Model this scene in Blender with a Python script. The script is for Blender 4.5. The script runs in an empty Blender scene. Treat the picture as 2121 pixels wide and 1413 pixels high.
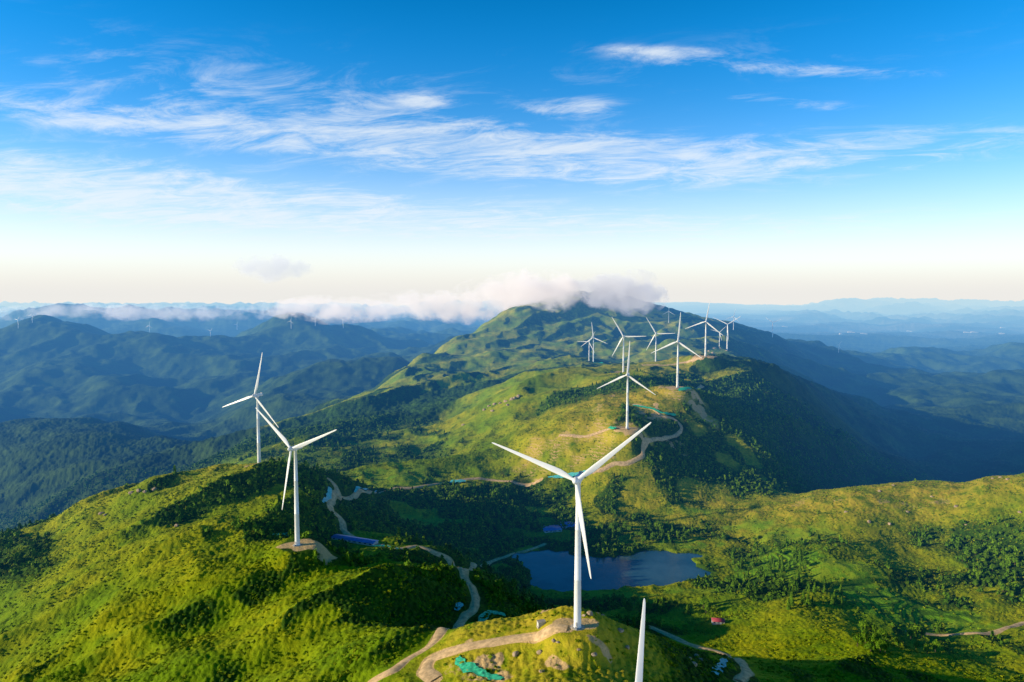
import bpy, bmesh, math, random, time
import numpy as np
from mathutils import Vector, Matrix
T0=time.time()
random.seed(7); rng=np.random.default_rng(11)
sc=bpy.context.scene; C=sc.collection
sc.view_settings.view_transform='Standard'; sc.view_settings.look='None'; sc.view_settings.exposure=0
ZC=400.0; F=1414.0; TH=math.atan(94/1414.0); cT,sT=math.cos(TH),math.sin(TH)
SUN_EL=math.radians(15); SUN_AZ=math.radians(-101)

# ---------------------------------------------------------------- tagging
def tag(o,label=None,cat=None,group=None,kind=None):
    if label:o['label']=label
    if cat:o['category']=cat
    if group:o['group']=group
    if kind:o['kind']=kind
    return o
def empty(name,loc=(0,0,0),rz=0,label=None,cat=None,group=None):
    o=bpy.data.objects.new(name,None);C.objects.link(o);o.location=loc;o.rotation_euler=(0,0,rz)
    return tag(o,label,cat,group)
def link(name,me,mat,parent=None):
    o=bpy.data.objects.new(name,me);C.objects.link(o)
    if mat and not me.materials: me.materials.append(mat)
    if parent:o.parent=parent
    return o
def np_mesh(name,V,Fc,smooth=True,attrs=None):
    V=np.ascontiguousarray(V,dtype=np.float32);Fc=np.ascontiguousarray(Fc,dtype=np.int32)
    me=bpy.data.meshes.new(name);n=len(V);m,k=Fc.shape
    me.vertices.add(n);me.vertices.foreach_set('co',V.ravel())
    me.loops.add(m*k);me.loops.foreach_set('vertex_index',Fc.ravel())
    me.polygons.add(m);me.polygons.foreach_set('loop_start',np.arange(0,m*k,k,dtype=np.int32))
    me.polygons.foreach_set('loop_total',np.full(m,k,dtype=np.int32))
    if smooth: me.polygons.foreach_set('use_smooth',np.ones(m,dtype=bool))
    me.update(calc_edges=True)
    for nm,arr in (attrs or {}).items():
        a=me.attributes.new(nm,'FLOAT_COLOR','POINT');a.data.foreach_set('color',np.ascontiguousarray(arr,dtype=np.float32).ravel())
    return me
# ---------------------------------------------------------------- material helpers
class NT:
    def __init__(s,tree): s.t=tree
    def n(s,typ,**kw):
        nd=s.t.nodes.new(typ)
        for k,v in kw.items(): setattr(nd,k,v)
        return nd
    def put(s,sock,v):
        if isinstance(v,bpy.types.NodeSocket): s.t.links.new(v,sock)
        else: sock.default_value=v
    def m(s,op,a,b=None,c=None,clamp=False):
        nd=s.n('ShaderNodeMath',operation=op,use_clamp=clamp);s.put(nd.inputs[0],a)
        if b is not None:s.put(nd.inputs[1],b)
        if c is not None:s.put(nd.inputs[2],c)
        return nd.outputs[0]
    def mix(s,f,a,b,mode='MIX'):
        nd=s.n('ShaderNodeMix',data_type='RGBA',blend_type=mode);s.put(nd.inputs[0],f);s.put(nd.inputs[6],a);s.put(nd.inputs[7],b)
        return nd.outputs[2]
    def noise(s,vec,scale,detail=4,rough=.55,dist=0.0):
        nd=s.n('ShaderNodeTexNoise');s.put(nd.inputs['Vector'],vec);nd.inputs['Scale'].default_value=scale
        nd.inputs['Detail'].default_value=detail;nd.inputs['Roughness'].default_value=rough;nd.inputs['Distortion'].default_value=dist
        return nd.outputs['Fac']
    def ramp(s,v,a,b,c=0.0,d=1.0):
        nd=s.n('ShaderNodeMapRange',interpolation_type='SMOOTHSTEP');s.put(nd.inputs[0],v)
        for i,x in enumerate((a,b,c,d)): s.put(nd.inputs[i+1],x)
        return nd.outputs[0]
def mat(name):
    m=bpy.data.materials.new(name);m.use_nodes=True;nt=NT(m.node_tree);b=m.node_tree.nodes['Principled BSDF']
    b.inputs['Specular IOR Level'].default_value=.2
    return m,nt,b
def simple(name,col,rough=.6,var=.15,scale=.6,spec=.3,metal=0):
    m,nt,b=mat(name);g=nt.n('ShaderNodeNewGeometry')
    f=nt.noise(g.outputs['Position'],scale,3,.6)
    c=nt.mix(nt.ramp(f,.3,.7),tuple(x*(1-var) for x in col)+(1,),tuple(min(1,x*(1+var)) for x in col)+(1,))
    nt.put(b.inputs['Base Color'],c);b.inputs['Roughness'].default_value=rough;b.inputs['Specular IOR Level'].default_value=spec;b.inputs['Metallic'].default_value=metal
    return m
# ---------------------------------------------------------------- noise
def sstep(a,b,x):
    t=np.clip((x-a)/(b-a),0,1);return t*t*(3-2*t)
def hsh(ix,iy,seed):
    h=(ix.astype(np.int64)*374761393+iy.astype(np.int64)*668265263+seed*1442695041)&0xFFFFFFFF
    h=((h^(h>>13))*1274126177)&0xFFFFFFFF
    return ((h^(h>>16))&0xFFFFFF).astype(np.float64)/0xFFFFFF
def perlin(x,y,seed=0):
    ix=np.floor(x);iy=np.floor(y);fx=x-ix;fy=y-iy
    u=fx*fx*fx*(fx*(fx*6-15)+10);v=fy*fy*fy*(fy*(fy*6-15)+10)
    def g(dx,dy):
        a=hsh(ix+dx,iy+dy,seed)*2*np.pi
        return np.cos(a)*(fx-dx)+np.sin(a)*(fy-dy)
    n0=g(0,0)*(1-u)+g(1,0)*u;n1=g(0,1)*(1-u)+g(1,1)*u
    return (n0*(1-v)+n1*v)*1.5
def worley(x,y,seed=0):
    ix=np.floor(x);iy=np.floor(y);best=np.full(x.shape,9.0)
    for dx in(-1,0,1):
        for dy in(-1,0,1):
            px=ix+dx+.15+.7*hsh(ix+dx,iy+dy,seed);py=iy+dy+.15+.7*hsh(ix+dx,iy+dy,seed+5)
            best=np.minimum(best,(px-x)**2+(py-y)**2)
    return np.sqrt(best)
# ---------------------------------------------------------------- camera rays
def ray(px,py):
    u=(px-1060.5)/F;v=(706.5-py)/F
    yc=cT+v*sT;return u/yc,(-sT+v*cT)/yc          # X/Y , Z/Y
cam=bpy.data.cameras.new('camera');co=bpy.data.objects.new('camera',cam);C.objects.link(co);sc.camera=co
co.location=(0,0,ZC);co.rotation_euler=(math.pi/2-TH,0,0);cam.sensor_width=36;cam.lens=24.0;cam.clip_start=1;cam.clip_end=200000

# ---------------------------------------------------------------- terrain control points (photo column, row, distance)
cols={
-500:[(1413,470),(1250,600),(1190,760),(1270,950),(1150,1400),(1000,1800),(900,2300),(930,2600),(860,3000),(760,3700),(700,4300),(730,5200),(680,7200),(675,10000),(650,16000),(632,24000),(650,40000)],
0:[(1413,450),(1260,560),(1112,720),(1200,950),(1100,1400),(1000,1650),(895,2200),(915,2450),(870,2800),(780,3500),(690,4200),(720,5200),(672,7000),(672,10000),(650,16000),(630,24000),(650,40000),(640,60000)],
75:[(1090,722),(662,4200)],
200:[(1413,420),(1250,520),(1130,620),(1040,735),(1120,950),(1030,1400),(950,1700),(870,2200),(890,2500),(860,2800),(780,3400),(730,3800),(692,4200),(712,5000),(645,7000)],
150:[(636,7000)],
300:[(690,4150),(760,3750),(662,7000)],
400:[(1413,395),(1250,480),(1100,590),(1020,690),(975,760),(1060,950),(970,1500),(920,1900),(935,2100),(880,2600),(800,3300),(740,3800),(708,4200),(730,5000),(660,7200)],
480:[(963,785),(1060,650)],
550:[(1413,385),(1300,440),(1160,530),(1040,660),(962,800),(1010,950),(955,1150),(930,1250),(900,1500),(885,1700),(905,1900),(860,2400),(800,3000),(740,3800),(674,5000),(700,6000),(664,7500)],
600:[(655,5000),(962,795),(632,24000)],
700:[(1413,365),(1300,430),(1200,500),(1140,580),(1100,650),(1040,740),(988,830),(1010,900),(970,1040),(920,1250),(870,1600),(831,2000),(865,2250),(815,2700),(760,3000),(790,3500),(680,5000),(700,6000),(665,7500)],
800:[(1413,350),(1300,430),(1220,480),(1155,570),(1110,700),(1060,800),(1020,880),(960,1080),(910,1300),(860,1600),(810,2000),(784,2300),(815,2600),(745,3100),(760,3600),(700,5000)],
850:[(757,2600),(800,2900)],
900:[(1413,340),(1320,430),(1250,490),(1185,545),(1135,640),(1100,760),(1060,830),(1005,930),(960,1080),(900,1300),(855,1550),(812,1850),(770,2350),(730,2900),(775,3250),(715,5000),(678,7500)],
990:[(1290,395),(1255,500),(1190,610),(835,1550),(805,1850),(772,2250),(730,2750),(684,3200),(720,3600)],
1050:[(641,3450)],
1100:[(1413,318),(1340,350),(1278,390),(1310,480),(1240,640),(1140,790),(1100,830),(1060,880),(1000,970),(940,1010),(880,1120),(820,1300),(788,1500),(779,1650),(785,1900),(765,2250),(730,2600),(693,2950),(630,3450),(700,4500),(680,6500),(632,24000)],
1229:[(770,1700),(753,2130),(758,2300),(690,3000)],
1200:[(1413,315),(1340,345),(1268,400),(1310,480),(614,3450),(604,3700)],
1300:[(1413,325),(1350,350),(1300,390),(1330,470),(1290,560),(1225,668),(1138,778),(1080,850),(1040,900),(980,935),(930,965),(850,1080),(810,1200),(780,1350),(757,1720),(766,2050),(745,2500),(700,3050),(630,3550),(616,3750),(680,5000),(680,7000)],
1380:[(645,3600),(1000,930),(930,1000),(860,1080)],
1400:[(1413,345),(1350,385),(1345,500),(1290,570),(1210,680),(1140,780)],
1450:[(663,3500),(760,1540)],
1500:[(1413,370),(1368,410),(1355,500),(1270,590),(1200,690),(1140,780),(1080,850),(1045,900),(1000,960),(930,1050),(860,1150),(800,1400),(752,1600),(738,1700),(748,2000),(700,2800),(675,3300),(705,4500),(700,6500),(685,8500),(660,13000),(645,18000),(630,25000),(650,40000),(640,60000)],
1600:[(1040,895),(950,1060),(870,1250),(800,1500),(762,1750),(775,2100),(699,3950),(715,4600)],
1700:[(1413,400),(1380,430),(1300,520),(1240,590),(1180,660),(1120,740),(1060,830),(1015,900),(1060,1000),(1010,1150),(940,1270),(870,1500),(825,1800),(800,2050),(810,2500),(765,3200),(716,4000),(740,5000),(712,6500),(690,8500),(660,13000)],
1800:[(1006,890),(1070,1010),(1010,1280),(920,1700),(850,2100),(850,2500),(770,3400),(740,4200)],
1900:[(1413,420),(1310,550),(1250,610),(1150,720),(1070,800),(1000,880),(1070,1050),(1000,1400),(920,1850),(840,2500),(775,3200),(790,3800),(720,5000),(735,5800),(698,7500),(660,13000),(645,18000),(627,25000),(650,40000)],
2121:[(1413,440),(1310,540),(1200,640),(1100,720),(988,820),(1080,1000),(980,1500),(900,2000),(820,2700),(778,3300),(795,3800),(712,5000),(730,5800),(695,7500),(660,13000),(645,18000),(627,25000),(650,40000),(640,60000)],
2650:[(1413,470),(1250,580),(1100,700),(980,860),(1080,1050),(980,1500),(900,2000),(820,2700),(780,3300),(795,3800),(716,5000),(695,7500),(660,13000),(632,25000)],
}
# main turbines: hub (x,y), base (x,y), blade angle, yaw ; distance follows from an 80 m tower
TB=[(1193,992,1196,1299,49,-20),(611,928,616,1129,67,-26),(534,819,537,964,11,-24),(1297,776,1299,888,3,-20),(1403,707,1403,803,4,-20),
    (1292,697,1291,773,-32,-20),(1357,691,1358,754,-32,-20),(1460,666,1461,738,9,-20)]
def tdist(hx,hy,bx,by): return 80/(ray(hx,hy)[1]-ray(bx,by)[1])
ctl=[]
for x,l in cols.items():
    for y,d in l:
        u,s=ray(x,y);ctl.append((u*d,d,s*d))
TD=[]
for hx,hy,bx,by,a,yw in TB:
    d=tdist(hx,hy,bx,by);TD.append(d);u,s=ray(bx,by);ctl.append((u*d,d,s*d))
for X,Y,z in ((37,200,-221),(0,120,-215),(-200,250,-238),(-300,300,-250),(200,250,-240),(300,300,-255),(-120,120,-240),(150,120,-240),(0,270,-190),(-100,270,-210),(100,270,-205)):
    ctl.append((X,Y,z))
ctl=np.array(ctl)
# foot line of the main ridge on its west side
FY=[900,1000,1200,1500,1700,2000,2300,2600,2900,3200,3500,4000,5000,7000]
FX=[-430,-430,-520,-620,-620,-515,-430,-400,-345,-175,-60,60,400,900]
def spur(wx,wy,L):
    return np.abs(perlin((wx*.62-wy*.78)/L,(wx*.78+wy*.62)/(L*3.6),int(L)))
# ---------------------------------------------------------------- height field
def relief(X,Y):
    D=Y;z=np.zeros_like(X)
    wx=X+35*perlin(X/210,Y/210,91);wy=Y+35*perlin(X/210,Y/210,92)
    ls=sstep(60,-60,X-np.interp(Y,FY,FX))*sstep(1300,2000,Y)
    side=np.clip(ls+sstep(.36,.46,X/Y),0,1)*sstep(1300,2200,Y)
    flat=(1-.6*sstep(.22,.32,X/Y)*sstep(4800,6500,Y)*sstep(13000,9500,Y))
    for i,(L,a,rg) in enumerate(((6000,.06,.6),(2400,.06,1),(1200,.07,1),(600,.085,1),(300,.085,1),(150,.085,1),(75,.08,.8),(37,.05,.5))):
        w=sstep(.25,1.2,D/(4.2*L))
        p=perlin(wx/L+i*7.3,wy/L-i*3.1,i+2)
        kk=((.45+1.0*side) if L>=600 else (.50+.42*side) if L>100 else 1-.4*side)*flat
        z+=kk*w*a*L*(rg*(.62-2*np.sqrt(p*p+.0012)*1.0)*.75+(1-rg)*p)
    cen=sstep(1000,1350,Y)*sstep(3900,3300,Y)*(1-side)
    for L,a in ((330,27),(150,13)):
        z+=cen*a*(.55-2*spur(wx,wy,L))
    nr=sstep(1150,950,Y)*sstep(80,-60,X)*sstep(300,420,Y)
    ac=(wx*.62-wy*.78);al=(wx*.78+wy*.62)
    for L,a in ((105,10.5),(46,4.0)):
        z+=nr*a*(.5-2*np.abs(perlin(ac/L+3.3,al/(L*3.2),int(L))))
    return z*sstep(75000,30000,D)**.5
U0,U1,NU=-1.35,1.35,540;W0,W1,NW=math.log(95),math.log(62000),800
cu=ctl[:,0]/ctl[:,1];cw=np.log(ctl[:,1])
tgt=(ctl[:,2]+280-relief(ctl[:,0],ctl[:,1]))/ctl[:,1]
def ker(r2): return .5*r2*np.log(r2+1e-9)
n=len(ctl);A=np.zeros((n+3,n+3));r2=(cu[:,None]-cu)**2+(cw[:,None]-cw)**2
A[:n,:n]=ker(r2)+np.eye(n)*4e-5;A[:n,n]=1;A[:n,n+1]=cu;A[:n,n+2]=cw;A[n:,:n]=A[:n,n:].T
sol=np.linalg.solve(A,np.concatenate([tgt,[0,0,0]]))
gu=np.linspace(U0,U1,NU);gw=np.linspace(W0,W1,NW);TAB=np.zeros((NW,NU))
for j0 in range(0,NW,20):
    ww=gw[j0:j0+20];acc=sol[n]+sol[n+1]*gu[None,:]+sol[n+2]*ww[:,None]
    rr=(gu[None,:,None]-cu)**2+(ww[:,None,None]-cw)**2
    TAB[j0:j0+20]=acc+ker(rr)@sol[:n]
def table(u,w):
    a=np.clip((u-U0)/(U1-U0)*(NU-1),0,NU-1.001);b=np.clip((w-W0)/(W1-W0)*(NW-1),0,NW-1.001)
    i=a.astype(int);j=b.astype(int);fa=a-i;fb=b-j
    return (TAB[j,i]*(1-fa)+TAB[j,i+1]*fa)*(1-fb)+(TAB[j+1,i]*(1-fa)+TAB[j+1,i+1]*fa)*fb
LZ=-291.0
lake_px=[(1056,1152),(1085,1144),(1150,1140),(1200,1150),(1250,1154),(1300,1150),(1345,1139),(1400,1145),(1452,1150),(1438,1166),(1476,1190),(1440,1201),(1380,1212),(1300,1216),(1230,1224),(1150,1225),(1104,1214),(1098,1188),(1078,1168)]
lk=[]
for x,y in lake_px:
    u,s=ray(x,y);d=LZ/s;lk.append((u*d,d))
def catmull(P,closed,k=5):
    P=[np.array(p,float) for p in P];m=len(P);out=[]
    for i in range(m if closed else m-1):
        g=(lambda q:P[q%m]) if closed else (lambda q:P[min(max(q,0),m-1)])
        a,b,c,d=g(i-1),g(i),g(i+1),g(i+2)
        for t in np.arange(k)/k: out.append(.5*((2*b)+(c-a)*t+(2*a-5*b+4*c-d)*t*t+(-a+3*b-3*c+d)*t**3))
    if not closed: out.append(P[-1])
    return np.array(out)
lake=catmull(lk,True,8)
lake+=np.stack([perlin(lake[:,0]/9,lake[:,1]/9,5),perlin(lake[:,0]/9,lake[:,1]/9,6)],1)*5.5
def segdist(X,Y,P,closed=False,rad=80):
    d=np.full(X.shape,1e6)
    m=len(P)
    for i in range(m if closed else m-1):
        a=P[i];b=P[(i+1)%m]
        sel=np.nonzero((X>min(a[0],b[0])-rad)&(X<max(a[0],b[0])+rad)&(Y>min(a[1],b[1])-rad)&(Y<max(a[1],b[1])+rad))
        if len(sel[0])==0: continue
        x=X[sel];y=Y[sel];ab=b[:2]-a[:2];L=ab@ab+1e-9
        t=np.clip(((x-a[0])*ab[0]+(y-a[1])*ab[1])/L,0,1)
        dd=np.hypot(x-a[0]-t*ab[0],y-a[1]-t*ab[1]);d[sel]=np.minimum(d[sel],dd)
    return d
def inside(X,Y,P):
    c=np.zeros(X.shape,bool);m=len(P)
    bb=(X>P[:,0].min())&(X<P[:,0].max())&(Y>P[:,1].min())&(Y<P[:,1].max());s=np.nonzero(bb);x=X[s];y=Y[s];cc=np.zeros(x.shape,bool)
    for i in range(m):
        a=P[i];b=P[(i+1)%m]
        if a[1]==b[1]:continue
        k=((a[1]>y)!=(b[1]>y))&(x<(b[0]-a[0])*(y-a[1])/(b[1]-a[1])+a[0]);cc^=k
    c[s]=cc;return c
PADS=[]
def H0(X,Y):
    X=np.asarray(X,float);Y=np.asarray(Y,float)
    z=table(X/Y,np.log(Y))*Y-280+relief(X,Y)
    for (px,py,pz,r) in PADS:
        d=np.hypot(X-px,Y-py);k=sstep(r,2.6*r,d);z=pz*(1-k)+z*k
    near=(Y<1000)&(Y>500)&(X>-150)&(X<400)
    if near.any():
        xs,ys,zs=X[near],Y[near],z[near]
        d=segdist(xs,ys,lake,True,70);ins=inside(xs,ys,lake);k=sstep(0,55,d)
        zo=np.maximum(zs*k+(LZ+1.2+.03*d)*(1-k),LZ+.5+.02*np.minimum(d,60))
        zs=np.where(d<70,zo,zs);z[near]=np.where(ins,LZ-.3-np.minimum(d*.3,4),zs)
    return z
for i,((hx,hy,bx,by,a,yw),d) in enumerate(zip(TB,TD)):
    u,s=ray(bx,by);PADS.append((u*d,d,s*d,[9,12,9,14,16,16,16,18][i]))
DL=np.exp(np.linspace(math.log(160),math.log(24000),2200))
def hit(px,py):
    u,s=ray(px,py);h=H0(u*DL,DL);k=np.nonzero(h>=s*DL)[0]
    if len(k)==0: return None
    i=max(k[0],1);a,b=DL[i-1],DL[i];D2=np.linspace(a,b,9);h=H0(u*D2,D2);kk=np.nonzero(h>=s*D2)[0]
    d=D2[kk[0]] if len(kk) else b
    return np.array([u*d,d,float(H0(np.array([u*d]),np.array([d]))[0])+ZC])
for (px,py,r) in ((735,1122,20),(1160,1094,24)):
    h=hit(px,py)
    if h is not None: PADS.append((h[0],h[1],h[2]-ZC+.5,r))
NTP=len(TB)
print('table',time.time()-T0)
# ---------------------------------------------------------------- roads
def road_pts(pix):
    segs=[];cur=[]
    for p in pix:
        h=hit(*p)
        if h is None: continue
        if cur and np.hypot(*(h[:2]-cur[-1][:2]))>200:
            if len(cur)>1: segs.append(cur)
            cur=[]
        cur.append(h)
    if len(cur)>1: segs.append(cur)
    return [catmull(s,False,10)[:, :2] for s in segs]
ROADS_PX=[
 ([(770,1412),(812,1388),(850,1362),(905,1322),(955,1288),(982,1262),(984,1236),(975,1212),(960,1190),(935,1168),(900,1145),(868,1132)],6.5),
 ([(962,1188),(1000,1175),(1050,1152),(1095,1139),(1128,1127)],5.0),
 ([(865,1131),(830,1136),(790,1130),(742,1117),(716,1103),(706,1075),(684,1050),(690,1030),(700,1020),(692,1003),(682,993)],6.5),
 ([(702,1030),(740,1022),(800,1018),(860,1010),(920,1001),(1000,992),(1060,997),(1120,994)],6),
 ([(1215,978),(1245,974),(1270,962),(1300,960),(1330,945),(1332,928),(1350,912),(1378,908),(1408,896),(1410,882),(1395,868),(1372,862),(1350,848),(1312,838)],4.8),
 ([(902,1408),(882,1392),(893,1366),(945,1346),(1020,1331),(1080,1322),(1130,1308),(1175,1302)],8.5),
 ([(1350,1300),(1400,1322),(1450,1342),(1500,1356),(1535,1372),(1548,1392),(1530,1411)],6.5),
 ([(1880,1308),(1950,1316),(2030,1312),(2080,1302),(2119,1290)],5.0),
 ([(1403,805),(1440,808),(1455,800)],7.0),
 ([(1300,890),(1250,893),(1210,905),(1160,902)],4.5),
 ([(1330,757),(1370,757),(1410,752),(1455,741)],7.5),
]
ROADS=[]
for pix,w in ROADS_PX:
    for s in road_pts(pix): ROADS.append((s,w))
print('roads',len(ROADS),time.time()-T0)
# ---------------------------------------------------------------- terrain mesh
us=np.concatenate([np.linspace(-1.3,-.82,60,endpoint=False),np.linspace(-.82,.82,1080),np.linspace(.82,1.3,60)[1:]])
ws=np.concatenate([np.linspace(math.log(100),math.log(290),50,endpoint=False),np.linspace(math.log(290),math.log(1300),580,endpoint=False),np.linspace(math.log(1300),math.log(5200),380,endpoint=False),np.linspace(math.log(5200),math.log(58000),180)])
Yg,Ug=np.meshgrid(np.exp(ws),us,indexing='ij');Xg=Ug*Yg
Zg=H0(Xg,Yg);print('H0 grid',Xg.shape,time.time()-T0)
NR,NC=Xg.shape
rd=np.full(Xg.shape,1e6)
for s,w in ROADS: rd=np.minimum(rd,segdist(Xg,Yg,s,False,20)-w/2)
n1=perlin(Xg/120,Yg/120,31);n2=perlin(Xg/40,Yg/40,32);n3=perlin(Xg/14,Yg/14,33);n0=perlin(Xg/420,Yg/420,34)
pad=np.full(Xg.shape,1e6)
for i,(px,py,pz,r) in enumerate(PADS[:NTP]): pad=np.minimum(pad,np.hypot((Xg-px-(7 if i==1 else 0))/(1.5 if i==1 else 1),(Yg-py)*1.1)-r*(1.0 if i in(0,2) else 1.25 if i==1 else 1.5))
dl=segdist(Xg,Yg,lake,True,70);inl=inside(Xg,Yg,lake)
dzdx=np.gradient(Zg,axis=1)/np.gradient(Xg,axis=1)
low=sstep(-225,-275,Zg)*sstep(2600,1200,Yg)
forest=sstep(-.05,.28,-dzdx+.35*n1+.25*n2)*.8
forest=np.maximum(forest,sstep(-.1,.3,n1*.6+n2*.5+.22)*low*sstep(560,620,Yg))
forest*=1-.5*sstep(0,.3,n1+.3)*sstep(900,1000,Yg)*sstep(3600,3000,Yg)*sstep(-.2,0,dzdx)
wxg=Xg+35*perlin(Xg/210,Yg/210,91);wyg=Yg+35*perlin(Xg/210,Yg/210,92)
gul=np.maximum(sstep(.30,.55,spur(wxg,wyg,330)),.8*sstep(.34,.6,spur(wxg,wyg,150)))*sstep(1050,1300,Yg)*sstep(3700,3300,Yg)
forest=np.maximum(forest,.8*gul)
forest=np.maximum(forest,(.28+.3*n1+.15*n2)*sstep(1800,2600,Yg))
forest*=1-.5*np.exp(-(((Xg-330)/170)**2+((Yg-680)/150)**2))
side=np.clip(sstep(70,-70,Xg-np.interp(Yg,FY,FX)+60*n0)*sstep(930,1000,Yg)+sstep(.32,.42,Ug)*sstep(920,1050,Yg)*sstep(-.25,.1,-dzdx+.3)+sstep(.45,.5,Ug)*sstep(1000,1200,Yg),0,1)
forest=np.maximum(forest,side*(.97-.15*sstep(.1,.5,n1+n2)))  # dark woodland colour also paints in the shade on the side mountains
rh=np.exp(-(((Xg-500)/260)**2+((Yg-850)/75)**2));forest*=1-.9*np.clip(rh*1.2,0,1)
hill1=sstep(85,45,np.hypot(Xg-20,(Yg-365)*1.0)+14*n2);forest*=1-.85*hill1
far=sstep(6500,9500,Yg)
dry=np.clip(.75*rh+.9*np.exp(-(((Xg-215)/130)**2+((Yg-1100)/200)**2))+.55*hill1+.5*np.exp(-(((Xg-330)/140)**2+((Yg-1550)/240)**2))+.4*np.exp(-(((Xg+300)/150)**2+((Yg-760)/60)**2)),0,1)
bare=np.maximum(sstep(1.5,-1,rd+1.2*n3),sstep(3,-3,pad+9*n3+5*n2))
bare=np.maximum(bare,sstep(.40,.6,n2+.5*n3-.15)*hill1*.7)
bare=np.maximum(bare,sstep(.46,.62,n2*.8+.6*n3)*dry*.7*(1-hill1))
def blob(px,py,rx,ry,rot=0):
    h=hit(px,py)
    if h is None: return np.zeros_like(Xg)
    return np.exp(-(((Xg-h[0])/rx)**2+((Yg-h[1])/ry)**2))
terr=np.zeros_like(Xg)
for b in ((1150,925,85,55),(1230,895,60,40),(1450,850,38,60),(1340,860,40,50),(1340,905,40,25),(1210,940,60,30),(1410,810,40,30),(1100,960,40,30)): terr=np.maximum(terr,blob(*b)*(.9+.8*n2+.5*n3))
bterr=sstep(.40,.9,terr)
for b in ((1345,862,22,26),(1450,848,22,34),(1360,846,18,16)): bare=np.maximum(bare,sstep(.45,.8,blob(*b)*(1+.9*n3+.5*n2))*.9)
tea=np.zeros_like(Xg)
for b in ((1610,1172,55,40),(1850,1255,55,36),(1800,1230,36,30),(1960,1280,36,20)): tea=np.maximum(tea,blob(*b))
tea=sstep(.35,.6,tea+.2*n3)
mead=np.zeros_like(Xg)
for b in ((880,1080,38,30),(1430,1128,50,20),(1260,1232,60,8),(1420,1225,45,10),(1720,1180,60,28),(1650,1110,55,35),(1560,1090,45,20),(2000,1300,40,18),(1440,1060,45,14),(1120,1060,30,15),(820,985,70,60)): mead=np.maximum(mead,blob(*b))
mead=sstep(.35,.8,mead*(1+.7*n3+.4*n2))*.9
forest*=(1-.8*bterr)*(1-.9*tea)*(1-.85*mead)
quiet=np.clip(sstep(1,7,rd)*sstep(0,6,pad),0,1)*(~inl)*sstep(0,5,np.where(inl,0,dl))
fine=1.1*perlin(Xg/19,Yg/19,41)+.6*perlin(Xg/9,Yg/9,42)
wb=worley(Xg/4.2,Yg/4.2,51);bush=np.clip(1-wb*1.5,0,1)
fine+=bush*(1.0+1.3*forest)*sstep(-.8,-.2,n2+n3+.2+forest)*sstep(3200,1800,Yg)*(1-mead)
wf=worley(Xg/15,Yg/15,52);fine+=np.clip(1-wf*1.2,0,1)*5*forest*sstep(900,1500,Yg)*sstep(3200,1900,Yg)
fine+=sstep(1500,3000,Yg)*5*perlin(Xg/48,Yg/48,45)
st=1.9;zz=Zg+.8*n2;fr=(zz/st)%1.0;step=(np.where(fr<.7,0,(fr-.7)/.3)-fr)*st
fine=fine*(1-.6*np.maximum(bterr,tea))
Zg2=Zg+fine*quiet+step*(tea*.7)*quiet*sstep(900,700,Yg)
idx=np.arange(NR*NC).reshape(NR,NC)
quads=np.stack([idx[:-1,:-1],idx[:-1,1:],idx[1:,1:],idx[1:,:-1]],-1).reshape(-1,4)
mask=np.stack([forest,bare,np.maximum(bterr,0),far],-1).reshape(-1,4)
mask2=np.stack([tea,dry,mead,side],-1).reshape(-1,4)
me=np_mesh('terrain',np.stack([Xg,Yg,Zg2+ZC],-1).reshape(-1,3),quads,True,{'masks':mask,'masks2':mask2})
gm,nt,b=mat('hillside')
pos=nt.n('ShaderNodeNewGeometry').outputs['Position']
at=nt.n('ShaderNodeAttribute',attribute_name='masks');sp=nt.n('ShaderNodeSeparateColor');nt.put(sp.inputs[0],at.outputs['Color'])
at2=nt.n('ShaderNodeAttribute',attribute_name='masks2');sp2=nt.n('ShaderNodeSeparateColor');nt.put(sp2.inputs[0],at2.outputs['Color'])
fo,ba,te=sp.outputs[0],sp.outputs[1],sp.outputs[2];tea_s,dr,md=sp2.outputs[0],sp2.outputs[1],sp2.outputs[2]
nA=nt.noise(pos,.012,4,.6);nB=nt.noise(pos,.07,4,.65);nC=nt.noise(pos,.45,3,.7)
g=nt.mix(nt.ramp(nA,.35,.68),(.18,.29,.003,1),(.38,.37,.005,1))
g=nt.mix(nt.ramp(nB,.47,.72),g,(.11,.19,.004,1))
g=nt.mix(nt.m('MULTIPLY',nt.ramp(nC,.50,.72),.6),g,(.06,.11,.004,1))
g=nt.mix(nt.m('MULTIPLY',dr,nt.ramp(nB,.70,.38)),g,(.64,.43,.045,1))
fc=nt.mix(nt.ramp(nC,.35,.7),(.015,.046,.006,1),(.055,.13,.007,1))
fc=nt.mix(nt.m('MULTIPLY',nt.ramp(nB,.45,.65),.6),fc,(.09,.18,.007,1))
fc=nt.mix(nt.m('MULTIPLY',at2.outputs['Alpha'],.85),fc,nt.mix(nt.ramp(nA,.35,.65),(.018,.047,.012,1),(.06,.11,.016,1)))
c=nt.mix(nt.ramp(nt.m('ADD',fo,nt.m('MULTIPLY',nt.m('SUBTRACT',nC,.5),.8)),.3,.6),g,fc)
sep=nt.n('ShaderNodeSeparateXYZ');nt.put(sep.inputs[0],pos)
band=nt.m('FRACT',nt.m('DIVIDE',nt.m('ADD',sep.outputs[2],nt.m('MULTIPLY',nB,16.0)),3.6))
be=nt.mix(nt.ramp(nC,.3,.7),(.76,.50,.23,1),(.60,.40,.17,1))
tb=nt.mix(nt.m('MULTIPLY',nt.ramp(band,.4,.8),nt.ramp(nB,.38,.55)),nt.mix(nt.ramp(nA,.4,.6),g,(.58,.44,.05,1)),(.72,.46,.19,1))
c=nt.mix(nt.m('MULTIPLY',te,.85),c,tb)
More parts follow.
